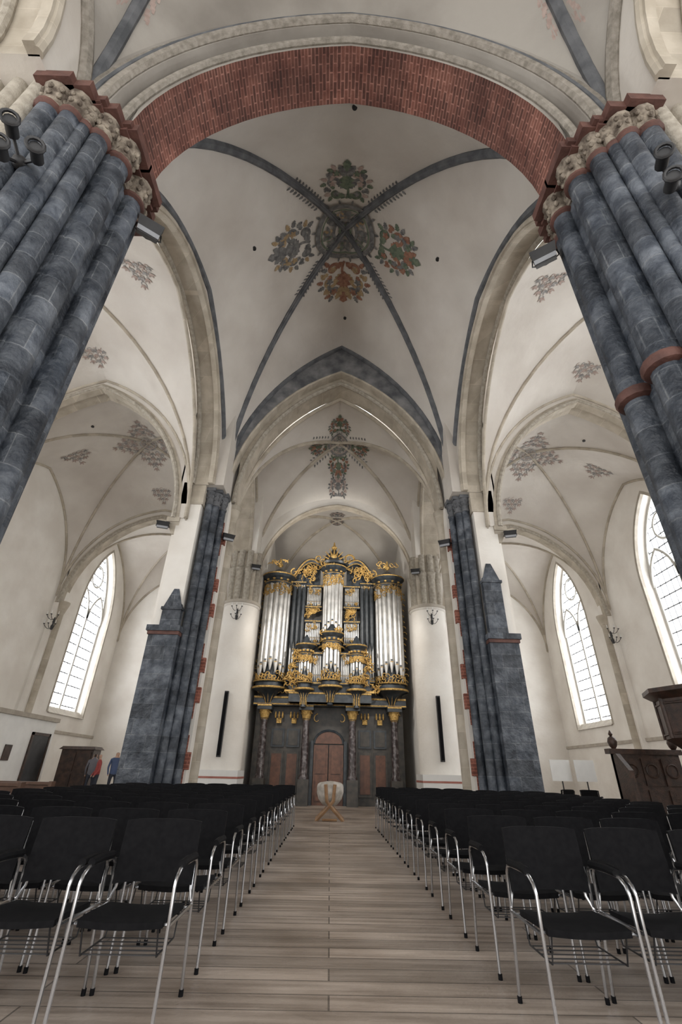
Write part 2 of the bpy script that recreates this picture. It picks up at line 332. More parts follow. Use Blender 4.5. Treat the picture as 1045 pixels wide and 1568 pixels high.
for sg,nm in ((-1,'north'),(1,'south')):
    mb=MB(); X0,X1=sg*4.3,sg*5.0
    for c,hw,za in ((-1.6,4.0,13.7),(8.95,4.25,13.95)):
        spandrel(mb,'x',X0,X1,c,hw,ZS,za,19,PL,BE)
        ring(mb,'x',X0,X0+sg*.16,apts(c,hw-.14,ZS,za-.14),apts(c,hw+.02,ZS,za+.02),BE)
        mb.tube([(X0+sg*.02,a,b) for a,b in apts(c,hw-.02,ZS,za)],.08,BE,8)
        mb.tube([(X1,a,b) for a,b in apts(c,hw-.05,ZS,za)],.08,MOLD,8)
    mb.box(X0,X1,2.4,4.7,ZS,19,PL)
    spandrel(mb,'x',sg*3.95,sg*4.7,17.1,1.75,ZS,13.2,19,PL,BE)
    mb.tube([(sg*3.93,a,b) for a,b in apts(17.1,1.75,ZS,13.2)],.08,BE,8)
    mb.box(sg*3.95,sg*4.7,15.15,15.4,0,19,PW)
    mb.box(sg*3.95,sg*5.1,13.2,15.4,ZS+.0,19,PL)
    mb.box(sg*3.62,sg*4.7,18.85,20.4,ZS,19,PW)
    mb.obj('wall_arcade_%s'%nm)
    mb=MB(); mb.box(sg*3.55,sg*4.7,20.0,26.8,0,19,PW); mb.obj('wall_choir_%s'%nm,smooth=False)
    mb=MB(); c=sg*9.35
    for y0,y1,za,zs in ((3.2,4.15,13.9,8.35),(13.25,14.0,14.1,8.35),(21.4,22.0,12.8,8.0)):
        spandrel(mb,'y',y0,y1,c,3.95,zs,za,19,PL,BE)
        mb.tube([(a,y0,b) for a,b in apts(c,3.93,zs,za)],.09,MOLD,8)
        ring(mb,'y',y0-.02,y0+.25,apts(c,3.85,zs,za-.12),apts(c,4.1,zs,za+.15),BE)
        xo=sg*XW; mb.box(sg*13.25,xo,y0,y1,0,19,PW)
        mb.box(sg*5.0,sg*5.45,y0,y1,zs,19,PL)
        mb.lathe(sg*13.2,(y0+y1)/2,[(.16,0),(.16,zs-.5),(.18,zs-.45),(.3,zs),(.3,zs+.08)],BE,12)
    mb.obj('aisle_arches_%s'%nm)
    mb=MB(); mb.lathe(sg*5.0,21.7,[(.55,0),(.55,7.4),(.65,7.5),(.7,8.0)],PW,20); mb.obj('aisle_pier')
    mb=MB(); wins=[(-1.5,2.2,3.6,8.2,12.4),(8.7,2.4,3.6,8.4,12.8),(16.9,1.75,3.9,8.6,12.2) if sg>0 else (14.9,1.0,4.2,7.6,10.0),(25.45,1.75,3.4,8.6,12.5)]  # first two windows per side are out of view, added for their light
    xi,xo=sg*XW,sg*(XW+.75); yy=-7
    for (yc,hw,sl,zs,za) in wins:
        mb.box(xi,xo,yy,yc-hw,0,19,PW); mb.box(xi,xo,yc-hw,yc+hw,0,sl,PW)
        spandrel(mb,'x',xi,xo,yc,hw,zs,za,19,PW,PW); yy=yc+hw
    mb.box(xi,xo,yy,29.6,0,19,PW)
    mb.obj('wall_%s'%nm)
    mb=MB(); mb.box(xi,xi-sg*.08,-7,28.9,2.55,2.68,OCH); mb.obj('trim_stringcourse_%s'%nm,smooth=False)
    for i,(yc,hw,sl,zs,za) in enumerate(wins):
        mb=MB(); xg=sg*(XW+.55)
        ring(mb,'x',xi-sg*.02,xi+sg*.12,apts(yc,hw-.02,zs,za-.02,zb=sl),apts(yc,hw+.10,zs,za+.14,zb=sl),OCH)
        ring(mb,'x',xg-sg*.1,xg,apts(yc,hw-.12,zs,za-.15,zb=sl),apts(yc,hw+.02,zs,za+.02,zb=sl),MUL)
        mb.frus(*(sorted((xi-sg*.1,xg))+[yc-hw,yc+hw]),sl-.02,*(sorted((xi+sg*.25,xg))+[yc-hw,yc+hw]),sl+.3,OCH)
        nl=3 if hw>2.1 else 2; lw=2*hw/nl
        for q in range(1,nl): mb.box(xg-sg*.14,xg,yc-hw+q*lw-.07,yc-hw+q*lw+.07,sl,zs+.35,MUL)
        for q in range(nl):
            cc=yc-hw+(q+.5)*lw; ring(mb,'x',xg-sg*.14,xg,apts(cc,lw/2-.10,zs-.2,zs+lw*.7,n=12),apts(cc,lw/2+.02,zs-.2,zs+lw*.7+.13,n=12),MUL)
        ro=min(.62,hw*.4)
        oc=[(xg-sg*.05,yc+ro*math.cos(t*pi/10),zs+(za-zs)*.58+ro*math.sin(t*pi/10)) for t in range(20)]
        mb.tube(oc,.065,MUL,6,True)
        y=yc-hw+.35
        while y<yc+hw: 
            mb.box(xg-sg*.04,xg-sg*.01,y-.015,y+.015,sl,zs+H((y-yc)/hw,hw,za-zs),LEAD); y+=.35
        z=sl+.5
        while z<za-.3:
            w=hw if z<zs else hw*max(0.05,(1-((z-zs)/(za-zs))**1.6))
            mb.box(xg-sg*.04,xg-sg*.01,yc-w,yc+w,z-.026,z+.026,LEAD); z+=.5
        wo=mb.obj('window_%d'%(i+1+(4 if sg>0 else 0)),smooth=False)
        g=MB(); op=apts(yc,hw,zs,za,zb=sl); g.add([(xg,a,b) for a,b in op],[tuple(range(len(op)))],GLASS); g.obj('glazing',wo,smooth=False)
mb=MB(); mb.box(-14.2,-4.7,28.9,29.6,0,19,PW); mb.box(4.7,14.2,28.9,29.6,0,19,PW); mb.box(-4.7,4.7,26.1,26.8,0,19,PW); mb.obj('wall_east',smooth=False)

# ================================================================= PIERS
def capital(mb,x,y,r,z1,m,top=TC):
    mb.lathe(x,y,[(r*1.02,z1-.62),(r*1.22,z1-.60),(r*1.22,z1-.55),(r*1.02,z1-.53),(r*1.05,z1-.35),(r*1.4,z1-.14),(r*1.45,z1-.12)],m,12)
    for k in range(8):
        a=k*pi/4
        for zz,q in ((z1-.36,1.1),(z1-.22,1.25)):
            mb.ball((x+math.cos(a)*r*q,y+math.sin(a)*r*q,zz),r*.27,m,(1,1,1.4),6)
def shaft(mb,x,y,r,z0,z1,m,n=14):
    mb.lathe(x,y,[(r*1.5,z0),(r*1.5,z0+.12),(r*1.15,z0+.2),(r*1.3,z0+.26),(r,z0+.34),(r,z1)],m,n)
def fore_pier(cx,cy,sg):
    mb=MB(); m=-sg
    def X(d): return cx+m*d
    for a,b in ((1.0,.44),(.74,.72),(.44,.86)):
        mb.box(X(.02),X(a),cy-b,cy+b,.5,ZS-.1,BL)
        mb.box(X(-.1),X(a+.14),cy-b-.14,cy+b+.14,0,.45,BL)
        mb.frus(*sorted((X(-.1),X(a+.14))),cy-b-.14,cy+b+.14,.45,*sorted((X(.02),X(a))),cy-b,cy+b,.6,BL)
        mb.box(X(.1),X(a+.22),cy-b-.16,cy+b+.2,ZS-.13,ZS,TC)
        mb.box(X(.1),X(a+.16),cy-b-.12,cy+b+.14,ZS-.2,ZS-.13,TC)
        mb.box(X(.0),X(a+.03),cy-b-.03,cy+b+.03,ZS-.62,ZS-.2,LEAF)
    mb.box(X(-1.15),X(.12),cy-.93,cy+.3,0,ZS+.02,BE)
    for dx in (-.95,-.6,-.25,.06): mb.lathe(X(dx),cy-.95,[(.11,0),(.11,ZS+.02)],MOLD,12)
    S=[]
    for sy in (1,-1):
        S+=[(1.02,sy*.26,.165),(.88,sy*.57,.13),(.60,sy*.82,.13),(.33,sy*.88,.15),(.745,sy*.73,.085)]
    for dx,dy,r in S:
        shaft(mb,X(dx),cy+dy,r,.0,ZS-.55,BL); capital(mb,X(dx),cy+dy,r,ZS-.05,LEAF)
        mb.box(X(dx)-r*1.7,X(dx)+r*1.7,cy+dy-r*1.7,cy+dy+r*1.7,ZS-.16,ZS+.02,TC)
        mb.lathe(X(dx),cy+dy,[(r*1.02,ZS-.70),(r*1.28,ZS-.67),(r*1.28,ZS-.62),(r*1.02,ZS-.59)],TC,14)
    if sg>0:
        for q in (.26,-.26): mb.lathe(X(1.02),cy+q,[(.17,5.0),(.22,5.03),(.24,5.09),(.22,5.15),(.17,5.18)],TC,14)
    mb.obj('clustered_pier')
fore_pier(-4.5,3.7,-1); fore_pier(4.55,3.72,1)
def mid_pier(sg):
    mb=MB(); m=-sg
    def X(d): return sg*d
    mb.box(X(5.2),X(3.9),14.2,15.2,0,ZS,PW)
    mb.box(X(5.35),X(4.5),14.2,15.35,0,ZS,PW)
    zc=4.6
    mb.box(X(5.35),X(4.5),13.2,14.4,0,zc,BL)
    mb.box(X(5.45),X(4.4),13.08,14.4,0,.6,BL)
    mb.box(X(5.42),X(4.46),13.12,14.4,zc,zc+.16,BL); mb.box(X(5.38),X(4.48),13.16,14.4,zc-.1,zc,TC)
    mb.box(X(5.3),X(4.6),13.28,14.4,zc+.16,8.9,PW)
    mb.box(X(5.32),X(4.55),13.25,14.4,8.9,ZS+.1,BE)
    zt=5.9 if sg<0 else 7.0
    mb.box(X(5.1),X(4.55),13.2,13.4,zc+.16,zt-.6,BL)
    xs=sorted((X(5.1),X(4.55))); xt=sorted((X(4.9),X(4.75)))
    mb.frus(xs[0],xs[1],13.2,13.4,zt-.6,xt[0],xt[1],13.26,13.4,zt,BL)
    mb.box(X(5.14),X(4.52),13.16,13.4,zt-.66,zt-.58,BL)
    mb.box(X(5.42),X(5.2),13.4,14.0,0,8.35,PW)
    xs=sorted((X(5.42),X(5.2))); xt=sorted((X(5.6),X(5.2)))
    mb.frus(xs[0],xs[1],13.35,14.0,7.8,xt[0],xt[1],13.25,14.05,8.2,BE); mb.box(X(5.62),X(5.2),13.22,14.07,8.2,8.37,BE)
    mb.box(X(4.5),X(4.2),13.75,14.4,0,ZS,BL)
    z=0.3; k=0
    while z<ZS-1:
        w=.24 if k%2 else .34
        if z<8.8 and k%6!=4: mb.box(X(4.2),X(4.2-w),14.17,14.3,z,z+.42,BKW)
        z+=.42; k+=1
    for x,y,r in ((4.42,13.55,.12),(4.25,13.72,.15),(4.06,13.98,.12)):
        shaft(mb,X(x),y,r,0,ZS-.5,BL); capital(mb,X(x),y,r,ZS,GR)
        mb.box(X(x)-r*1.5,X(x)+r*1.5,y-r*1.5,y+r*1.5,ZS-.12,ZS+.04,GR)
    mb.lathe(X(3.86),14.75,[(.17,0),(.17,ZS-.5),(.2,ZS-.45),(.28,ZS)],BE,12)
    mb.obj('compound_pier')
mid_pier(-1); mid_pier(1)
for sg in (-1,1):
    mb=MB(); cx,cy=sg*4.05,19.3
    mb.lathe(cx,cy,[(.95,0),(.95,.25),(.78,.35),(.74,.5),(.72,7.2),(.76,7.22),(.80,7.3),(.80,7.40),(.74,7.44)],PW,36)
    mb.lathe(cx,cy,[(.81,7.28),(.83,7.31),(.83,7.38),(.81,7.41)],OCH,36)
    mb.box(cx-.5,cx+.5,cy-.5,cy+.7,7.4,ZS,BE)
    for dx,dy,r in ((-sg*.5,-.2,.16),(-sg*.5,.25,.16),(sg*.45,-.4,.14),(sg*.16,-.52,.15),(-sg*.2,-.5,.14)):
        mb.lathe(cx+dx,cy+dy,[(r,7.4),(r,8.5),(r*1.5,8.9),(r,8.95),(r,ZS+.1)],MOLD,12)
    mb.box(cx-.85,cx+.85,18.15,19.5,0,1.15,WHT)
    for z in (.35,.62,.9): mb.box(cx-.86,cx+.86,18.14,19.5,z,z+.06,REDS)
    mb.obj('round_pier')
    mb=MB(); lx=sg*4.0; mb.box(lx-.07,lx+.07,18.35,18.49,1.55,3.75,BLK)
    for z in (3.3,1.9): mb.box(lx-.02,lx+.02,18.45,18.62,z,z+.06,BLK)
    mb.box(lx-.055,lx+.055,18.34,18.35,1.6,3.7,CH); mb.obj('column_loudspeaker',smooth=False)

# ================================================================= ORGAN
org=bpy.data.objects.new('pipe_organ',None); bpy.context.collection.objects.link(org)
OX=-.1; OY=21.3
case=MB(); pip=MB(); gld=MB()
def pipe(x,y,z0,z1,r):
    f=min(.45,(z1-z0)*.22)
    pip.lathe(x,y,[(r*.22,z0),(r,z0+f),(r,z0+f+.02),(r,z1)],TIN,10)
    pip.box(x-r*.45,x+r*.45,y-r*1.02,y-r*.6,z0+f+.02,z0+f+.02+r*.7,ORG)
    gld.box(x-r*.5,x+r*.5,y-r*1.05,y-r*.6,z0+f-.02,z0+f+.01,GOLD)
def spiral(x,y,z,R,turn,a0,sg=1,r=.035,m=GOLD):
    pts=[]; 
    for i in range(16):
        t=i/15; a=a0+sg*turn*t; q=R*(1-t*.85); pts.append((x+q*math.cos(a),y,z+q*math.sin(a)))
    gld.tube(pts,r*.72,m,5,taper=lambda t:1.2-.7*t)
def acan(x,y,z,L,a,m=GOLD):
    pts=[(x+L*t*math.cos(a+t*.9),y-.06*math.sin(pi*t),z+L*t*math.sin(a+t*.9)) for t in [i/6 for i in range(7)]]
    gld.tube(pts,L*.10,m,5,taper=lambda t:.25+1.1*math.sin(pi*min(1,t*.9+.1))*(1-t*.5))
def scrolls(x0,x1,y,z0,z1,n,R=.14,r=.028):
    for i in range(n):
        x=random.uniform(x0,x1); z=random.uniform(z0,z1); spiral(x,y-random.random()*.05,z,R*random.uniform(.6,1.2),random.uniform(3.5,6),random.uniform(0,6),random.choice((1,-1)),r)
        acan(x,y,z,R*1.5,random.uniform(0,6.28))
def tower(cx,cy,R,z0,z1,n,rp,crown=True,vee=True,shade=.5):
    X=OX+cx
    case.lathe(X,cy,[(.06,z0-1.0),(.14,z0-.95),(.1,z0-.88),(R*.45,z0-.6),(R*.8,z0-.42),(R+.02,z0-.34),(R+.14,z0-.3),(R+.14,z0-.22),(R+.02,z0-.18),(R+.02,z0-.05),(R+.1,z0)],ORG,20)
    gld.lathe(X,cy,[(R+.15,z0-.30),(R+.17,z0-.26),(R+.15,z0-.22)],GOLD,20,cap=False)
    gld.lathe(X,cy,[(R+.11,z0-.02),(R+.13,z0+.02),(R+.05,z0+.05)],GOLD,20,cap=False)
    for i in range(5):
        a=pi+pi*(i+.5)/5; pts=[(X+q*math.cos(a),cy+q*math.sin(a),z) for q,z in ((R*.82,z0-.38),(R*.5,z0-.56),(.14,z0-.86))]; gld.tube(pts,.018,GOLD,5)
    for i in range(n):
        a=pi+pi*(i+.5)/n; h=abs((i+.5)/n-.5)*2
        zb=z0+.1+(.35*(1-h) if vee else 0)
        pipe(X+(R-rp*.6)*math.cos(a),cy+(R-rp*.6)*math.sin(a),zb,z1,rp*(1 if abs(h)<.5 else .88))
    for i in range(n*2):
        a=pi+pi*(i+.5)/(2*n)
        gx,gy=X+(R+.04)*math.cos(a),cy+(R+.04)*math.sin(a)
        for q in range(3):
            z=z1-random.uniform(0,shade); rr=.11
            pts=[(gx-math.sin(a)*rr*(1-t/12*.8)*math.cos(t*.5+q*2),gy+math.cos(a)*rr*(1-t/12*.8)*math.cos(t*.5+q*2),z+rr*(1-t/12*.8)*math.sin(t*.5+q*2)) for t in range(12)]
            gld.tube(pts,.022,GOLD,5)
            if q<2:
                z=z0+.12+random.uniform(0,.22)
                pts=[(p[0],p[1],p[2]-pts[0][2]+z) for p in pts]; gld.tube(pts,.020,GOLD,5)
    case.lathe(X,cy,[(R*.6,z0),(R*.6,z1+.1)],ORG,16)
    case.lathe(X,cy,[(R+.04,z1-.02),(R+.06,z1+.1),(R+.03,z1+.14),(R+.03,z1+.3),(R+.12,z1+.36),(R+.2,z1+.46),(R+.2,z1+.52),(R*.8,z1+.56),(R*.55,z1+.75),(R*.35,z1+.85),(.05,z1+.95)],ORG,20)
    gld.lathe(X,cy,[(R+.205,z1+.45),(R+.225,z1+.48),(R+.205,z1+.51)],GOLD,20,cap=False)
    gld.lathe(X,cy,[(R+.065,z1+.09),(R+.08,z1+.11),(R+.05,z1+.13)],GOLD,20,cap=False)
    for i in range(6):
        a=pi+pi*(i+.5)/6; gld.ball((X+(R+.05)*math.cos(a),cy+(R+.05)*math.sin(a),z1+.22),.055,GOLD,(1.3,1,1),6)
def flat(x0,x1,y,z0,z1,n,rp,slope=0):
    case.box(OX+x0,OX+x1,y+.12,y+.2,z0-.1,z1+.1,ORG)
    for i in range(n):
        x=OX+x0+(x1-x0)*(i+.5)/n; t=(i+.5)/n
        pipe(x,y+.05,z0+.05+slope*(t-.5)*.5,z1,rp)
    scrolls(OX+x0+.1,OX+x1-.1,y-.05,z1-.35,z1-.05,int((x1-x0)*12),.11)
    scrolls(OX+x0+.1,OX+x1-.1,y-.05,z0,z0+.14,int((x1-x0)*6),.08)
    for z in (z0-.1,z1+.0):
        case.box(OX+x0-.03,OX+x1+.03,y-.1,y+.15,z,z+.12,ORG); gld.box(OX+x0-.03,OX+x1+.03,y-.12,y-.1,z+.04,z+.08,GOLD)
case.box(OX-3.2,OX+3.2,OY+.35,OY+1.9,0,9.2,ORB)
case.box(OX-3.3,OX+3.3,OY-.1,OY+.5,3.62,4.0,ORG)
gld.box(OX-3.3,OX+3.3,OY-.13,OY-.1,3.91,3.98,GOLD); gld.box(OX-3.3,OX+3.3,OY-.13,OY-.1,3.65,3.70,GOLD)
tower(-2.68,OY+.0,.62,4.55,9.0,7,.125); tower(2.68,OY+.0,.62,4.55,9.0,7,.125)
tower(0,OY,.46,6.35,9.55,7,.10)
for s in (1,-1):
    xs=sorted((s*.56,s*1.28)); flat(xs[0],xs[1],OY+.1,6.35,7.3,9,.036); flat(xs[0],xs[1],OY+.1,8.1,9.05,9,.036)
    for k in range(10): acan(OX+s*.92,OY-.05,7.7,.34,pi/2+(k-4.5)*.34)
    scrolls(*sorted((OX+s*.62,OX+s*1.22)),OY-.05,7.5,7.95,8,.12,.03)
    xs=sorted((s*1.36,s*1.98)); flat(xs[0],xs[1],OY+.15,4.75,9.25,5,.055)
    for k in range(3): case.lathe(OX+s*(1.42+.22*k),OY-.02-.04*k,[(.03,6.0),(.10,6.4),(.10,9.0)],ORG,10)
    for k in range(16):
        z=4.7+k*.27; spiral(OX+s*(3.34+.05*math.sin(k)),OY+.1,z,.13,5,0,s,.028)
    gld.lathe(OX+s*2.68,OY-.1,[(.05,10.0),(.16,10.1),(.08,10.25),(.05,10.4),(.01,10.5)],GOLD,10)
    pts=[(OX+s*(2.0-1.35*t),OY+.1,9.5+.75*t+.55*math.sin(pi*t)) for t in [i/14 for i in range(15)]]
    case.tube(pts,.16,ORG,8); gld.tube([(a,b-.15,c+.03) for a,b,c in pts],.04,GOLD,6); gld.tube([(a,b-.12,c-.14) for a,b,c in pts],.03,GOLD,6)
    vs=[]; 
    for a,b,c in pts: vs+=[(a,b+.02,c),(a,b+.02,9.2)]
    case.add(vs,[(2*i,2*i+1,2*i+3,2*i+2) for i in range(14)],ORG)
    scrolls(*sorted((OX+s*.7,OX+s*1.9)),OY-.05,9.35,10.1,24,.17,.033)
    spiral(OX+s*.75,OY-.1,10.55,.28,7,0,s,.06); spiral(OX+s*1.95,OY-.1,9.75,.22,7,pi/2,-s,.05)
    scrolls(*sorted((OX+s*2.2,OX+s*3.2)),OY-.45,9.95,10.2,7,.13,.032)
case.lathe(OX,OY+.1,[(.75,10.15),(.8,10.25),(.55,10.4),(.45,10.75),(.2,10.95),(.12,11.1)],ORG,16)
for a in range(9):
    t=pi*a/8; gld.tube([(OX+.62*math.cos(t)*q,OY-.35,10.3+.75*math.sin(t)*q) for q in (.45,.7,1.0)],.04,GOLD,5,taper=lambda t:1.3-t)
gld.ball((OX,OY-.3,10.55),.18,GOLD); gld.lathe(OX,OY-.2,[(.1,11.0),(.16,11.1),(.05,11.25),(.03,11.4)],GOLD,8)
scrolls(OX-.6,OX+.6,OY-.45,9.95,10.3,12,.14,.033)
RY=OY-.85
case.box(OX-1.7,OX+1.7,RY+.25,OY+.2,3.7,5.7,ORG)
tower(0,RY+.05,.36,4.55,6.05,5,.085,shade=.25)
for s in (1,-1):
    tower(s*1.12,RY+.15,.27,4.45,5.55,5,.06,shade=.2)
    xs=sorted((s*.42,s*.82)); flat(xs[0],xs[1],RY+.2,4.5,5.65,5,.036)
    for k in range(30):
        t=random.random(); z=4.25+t*1.75; w=.6*(1-t*.75); xx=OX+s*(1.42+random.random()*w); spiral(xx,RY+.2,z,.14,5.5,random.random()*6,s,.034); acan(xx,RY+.15,z,.24,random.random()*6)
    gld.box(*sorted((OX+s*1.4,OX+s*1.95)),RY+.15,RY+.2,4.1,4.18,GOLD)
case.box(OX-1.75,OX+1.75,RY+.1,OY,3.7,4.1,ORG); gld.box(OX-1.75,OX+1.75,RY+.07,RY+.1,4.02,4.08,GOLD)
scrolls(OX-.5,OX+.5,RY-.2,6.55,6.75,8,.12,.03)
for s in (1,-1):
    x=1.5
    while x<3.3:
        spiral(OX+s*x,OY-.2,4.2,.11,6,0,s,.026); x+=.2
for x in (-2.75,-.98,.98,2.75):
    case.box(OX+x-.22,OX+x+.22,OY-.45,OY+.1,0,.9,ORB)
    case.lathe(OX+x,OY-.2,[(.2,.9),(.2,.98),(.15,1.05),(.155,1.9),(.13,3.05),(.17,3.1)],MARB,16)
    gld.lathe(OX+x,OY-.2,[(.14,3.05),(.17,3.13),(.22,3.36),(.24,3.42)],GOLD,12)
    for k in range(6):
        a=pi+pi*k/5; spiral(OX+x+.2*math.cos(a),OY-.2+.2*math.sin(a),3.3,.06,5,0,1,.018)
    case.box(OX+x-.3,OX+x+.3,OY-.5,OY+.2,3.42,3.64,ORG); gld.box(OX+x-.3,OX+x+.3,OY-.52,OY-.5,3.55,3.61,GOLD)
for s in (1,-1):
    for (a,b) in ((1.25,1.8),(1.9,2.45)):
        xs=sorted((OX+s*a,OX+s*b))
        case.box(xs[0],xs[1],OY+.28,OY+.36,.3,1.9,ORB); case.box(xs[0]+.07,xs[1]-.07,OY+.25,OY+.3,.4,1.8,DOOR)
        case.box(xs[0],xs[1],OY+.28,OY+.36,2.05,2.75,ORG)
        case.box(xs[0]+.08,xs[1]-.08,OY+.25,OY+.3,2.12,2.68,ORB)
        gld.box(xs[0]+.17,xs[1]-.17,OY+.2,OY+.26,2.95,3.15,GOLD)
        for q in range(3): gld.lathe((xs[0]+xs[1])/2-.15+.15*q,OY+.15,[(.03,3.15),(.05,3.25),(.02,3.4)],GOLD,6)
    case.box(*sorted((OX+s*.02,OX+s*.62)),OY+.2,OY+.36,0,2.15,DOOR)
    for z0,z1 in ((.15,.95),(1.1,2.0)): case.box(*sorted((OX+s*.12,OX+s*.52)),OY+.16,OY+.2,z0,z1,DOOR)
    case.box(*sorted((OX+s*.64,OX+s*.76)),OY+.12,OY+.36,0,2.3,ORG)
    spiral(OX+s*.5,OY-.1,3.1,.22,4,pi/2,-s,.03)
fan=[(OX+.62*math.cos(pi*i/12),OY+.25,2.2+.5*math.sin(pi*i/12)) for i in range(13)]
case.add([(OX,OY+.25,2.2)]+fan,[(0,i+1,i+2) for i in range(12)],DOOR); case.tube(fan,.05,ORG,6)
case.obj('organ_case',org); pip.obj('organ_pipes',org); gld.obj('gilded_carvings',org)

# ================================================================= CHAIRS
mb=MB()
def curved(yf,zf,w,nu,nv,th,m):
    vs=[]
    for side in (0,1):
        for j in range(nv+1):
            for i in range(nu+1):
                u=-1+2*i/nu; v=j/nv; p=Vector((u*w,yf(u,v),zf(u,v)))
                vs.append(p+(Vector((0,-.018,0)) if (side and th==1) else Vector((0,0,-.03)) if side else Vector((0,0,0))))
    k=(nu+1)*(nv+1); fs=[]
    for j in range(nv):
        for i in range(nu):
            a=j*(nu+1)+i; fs+=[(a,a+1,a+nu+2,a+nu+1),(k+a,k+a+nu+1,k+a+nu+2,k+a+1)]
    edge=[i for i in range(nu+1)]+[j*(nu+1)+nu for j in range(1,nv+1)]+[nv*(nu+1)+i for i in range(nu-1,-1,-1)]+[j*(nu+1) for j in range(nv-1,0,-1)]
    for a,b in zip(edge,edge[1:]+edge[:1]): fs.append((a,k+a,k+b,b))
    mb.add(vs,fs,m)
curved(lambda u,v:-.2+.42*v,lambda u,v:.445+.015*v-.012*math.cos(u*1.5)-(.03*max(0,v-.8)*5*.4),.225,8,6,0,CH)
curved(lambda u,v:-.225-.05*v-.02*(1-u*u),lambda u,v:.535+.325*v-.012*u**4,.245,8,5,1,CH)
for s in (1,-1):
    x=s*.258
    mb.tube([(x,-.31,0.01),(x,-.255,.42),(x,-.25,.56),(x,-.245,.62),(x,-.215,.652),(x,-.15,.665),(x,.08,.668),(x,.15,.66),(x,.205,.63),(x,.225,.585),(x,.225,.45),(x,.245,.01)],.0098,CR,8)
    mb.tube([(x,-.17,.678),(x,.0,.684),(x,.13,.678)],.022,CH,8)
    mb.tube([(x,-.25,.44),(s*.235,-.275,.50),(s*.225,-.305,.70),(s*.22,-.325,.83)],.0095,CR,6)
    mb.tube([(x,-.25,.425),(x,.225,.425)],.0095,CR,6)
    for y in (-.31,.245): mb.lathe(x,y,[(.014,0),(.014,.03)],CH,8)
mb.tube([(-.258,.18,.425),(.258,.18,.425)],.0095,CR,6); mb.tube([(-.258,-.2,.42),(.258,-.2,.42)],.0095,CR,6)
for k in range(5): mb.tube([(-.2,-.15+.07*k,.29),(.2,-.15+.07*k,.29)],.004,BLK,4)
for s in (1,-1): mb.tube([(s*.2,-.22,.42),(s*.2,-.17,.29),(s*.2,.15,.29),(s*.2,.2,.42)],.005,BLK,4)
chair=mb.obj('stacking_chair'); cme=chair.data; first=True
rows=[3.42+.87*i for i in range(12)]
for y in rows:
    for s in (1,-1):
        n=(4 if s<0 else 3) if y<4.9 else (7 if y<12.2 else (5 if s<0 else 4))
        for k in range(n):
            if first: o=chair; first=False
            else:
                o=bpy.data.objects.new('stacking_chair',cme); bpy.context.collection.objects.link(o)
            o.location=((1.38 if s>0 else -1.12)+s*.565*k,y+random.uniform(-.015,.015),0)
            o.rotation_euler=(0,0,pi+random.uniform(-.012,.012))

# ================================================================= FONT
f=MB()
f.lathe(0,0,[(.04,.30),(.2,.36),(.33,.50),(.38,.66),(.38,.80),(.36,.86),(.30,.90),(.12,.93),(.0,.94)],PEW,28)
for s in (1,-1):
    for yy in (.28,-.28):
        f.tube([(s*.38,yy*1.1,0.0),(s*.1,yy*1.2,.26),(-s*.09,yy*1.3,.46),(-s*.13,yy*1.42,.86)],.05,WM,6)
f.tube([(-.2,-.36,.03),(.2,-.36,.03)],.03,WM,6)
f.obj('baptismal_font',loc=(0,15.2,0))

# ================================================================= FIXTURES
def sconce(x,y,z,s=1):
    m=MB()
    m.lathe(0,0,[(.05,-.25),(.07,-.1),(.03,0),(.05,.1),(.02,.3)],BLK,8)
    for k in (-1,0,1):
        for zz in (-.15,.25):
            a=-pi/2+k*.8; r=.34
            pts=[(math.cos(a)*r*t,math.sin(a)*r*t,zz-.12*math.sin(pi*t)+.08*t) for t in [i/8 for i in range(9)]]
            m.tube(pts,.012,BLK,5); e=pts[-1]
            m.lathe(e[0],e[1],[(.02,e[2]),(.05,e[2]+.02),(.02,e[2]+.04)],BLK,8); m.lathe(e[0],e[1],[(.014,e[2]+.04),(.014,e[2]+.18)],WHT,6)
    o=m.obj('candle_sconce',loc=(x,y,z)); o.scale=(s,s,s)
for sg in(1,-1):
    sconce(sg*4.05,18.55,6.75,.85); sconce(sg*13.1,21.25,6.9,1.05)
def floodlight(x,y,z,rz,rx):
    m=MB(); m.frus(-.16,.16,-.05,.1,-.12,-.2,.2,-.09,.14,.12,BLK); m.box(-.17,.17,-.065,-.05,-.1,.1,LEAD)
    for s in(1,-1): m.tube([(s*.19,0,0),(s*.21,.12,-.05),(s*.1,.25,-.05),(0,.3,-.05)],.012,BLK,5)
    for k in range(4): m.box(-.15,.15,.1,.16,-.1+.05*k,-.09+.05*k,BLK)
    o=m.obj('floodlight',loc=(x,y,z)); o.rotation_euler=(rx,0,rz)
floodlight(-3.2,4.2,8.75,.6,.6); floodlight(3.25,4.3,8.55,-.6,.6)
floodlight(-3.7,14.0,8.05,.5,.4); floodlight(3.7,14.0,8.05,-.5,.4)
floodlight(-3.5,18.6,8.9,.3,.4); floodlight(3.5,18.6,8.9,-.3,.4)  # added housings to go with the apse fill, not real fixtures
floodlight(-5.65,13.1,8.0,.3,.4); floodlight(5.65,13.1,8.0,-.3,.4)
for sg in(1,-1):
    m=MB()
    for k in range(3):
        a=k*2.1; c=Vector((.2*math.cos(a),.0,.2*math.sin(a)))
        pts=[(c.x+.09*math.cos(t*pi/6),-.1,c.z+.09*math.sin(t*pi/6)) for t in range(12)]
        m.tube(pts,.022,BLK,6,True); m.tube([(c.x,-.08,c.z),(c.x,.12,c.z)],.07,BLK,10); m.tube([(c.x,.1,c.z),(0,.3,0)],.02,BLK,5)
    m.ball((0,.3,0),.09,BLK)
    o=m.obj('spotlight_cluster',loc=(sg*3.82,2.5,7.35)); o.rotation_euler=(.3,0,sg*-.5)

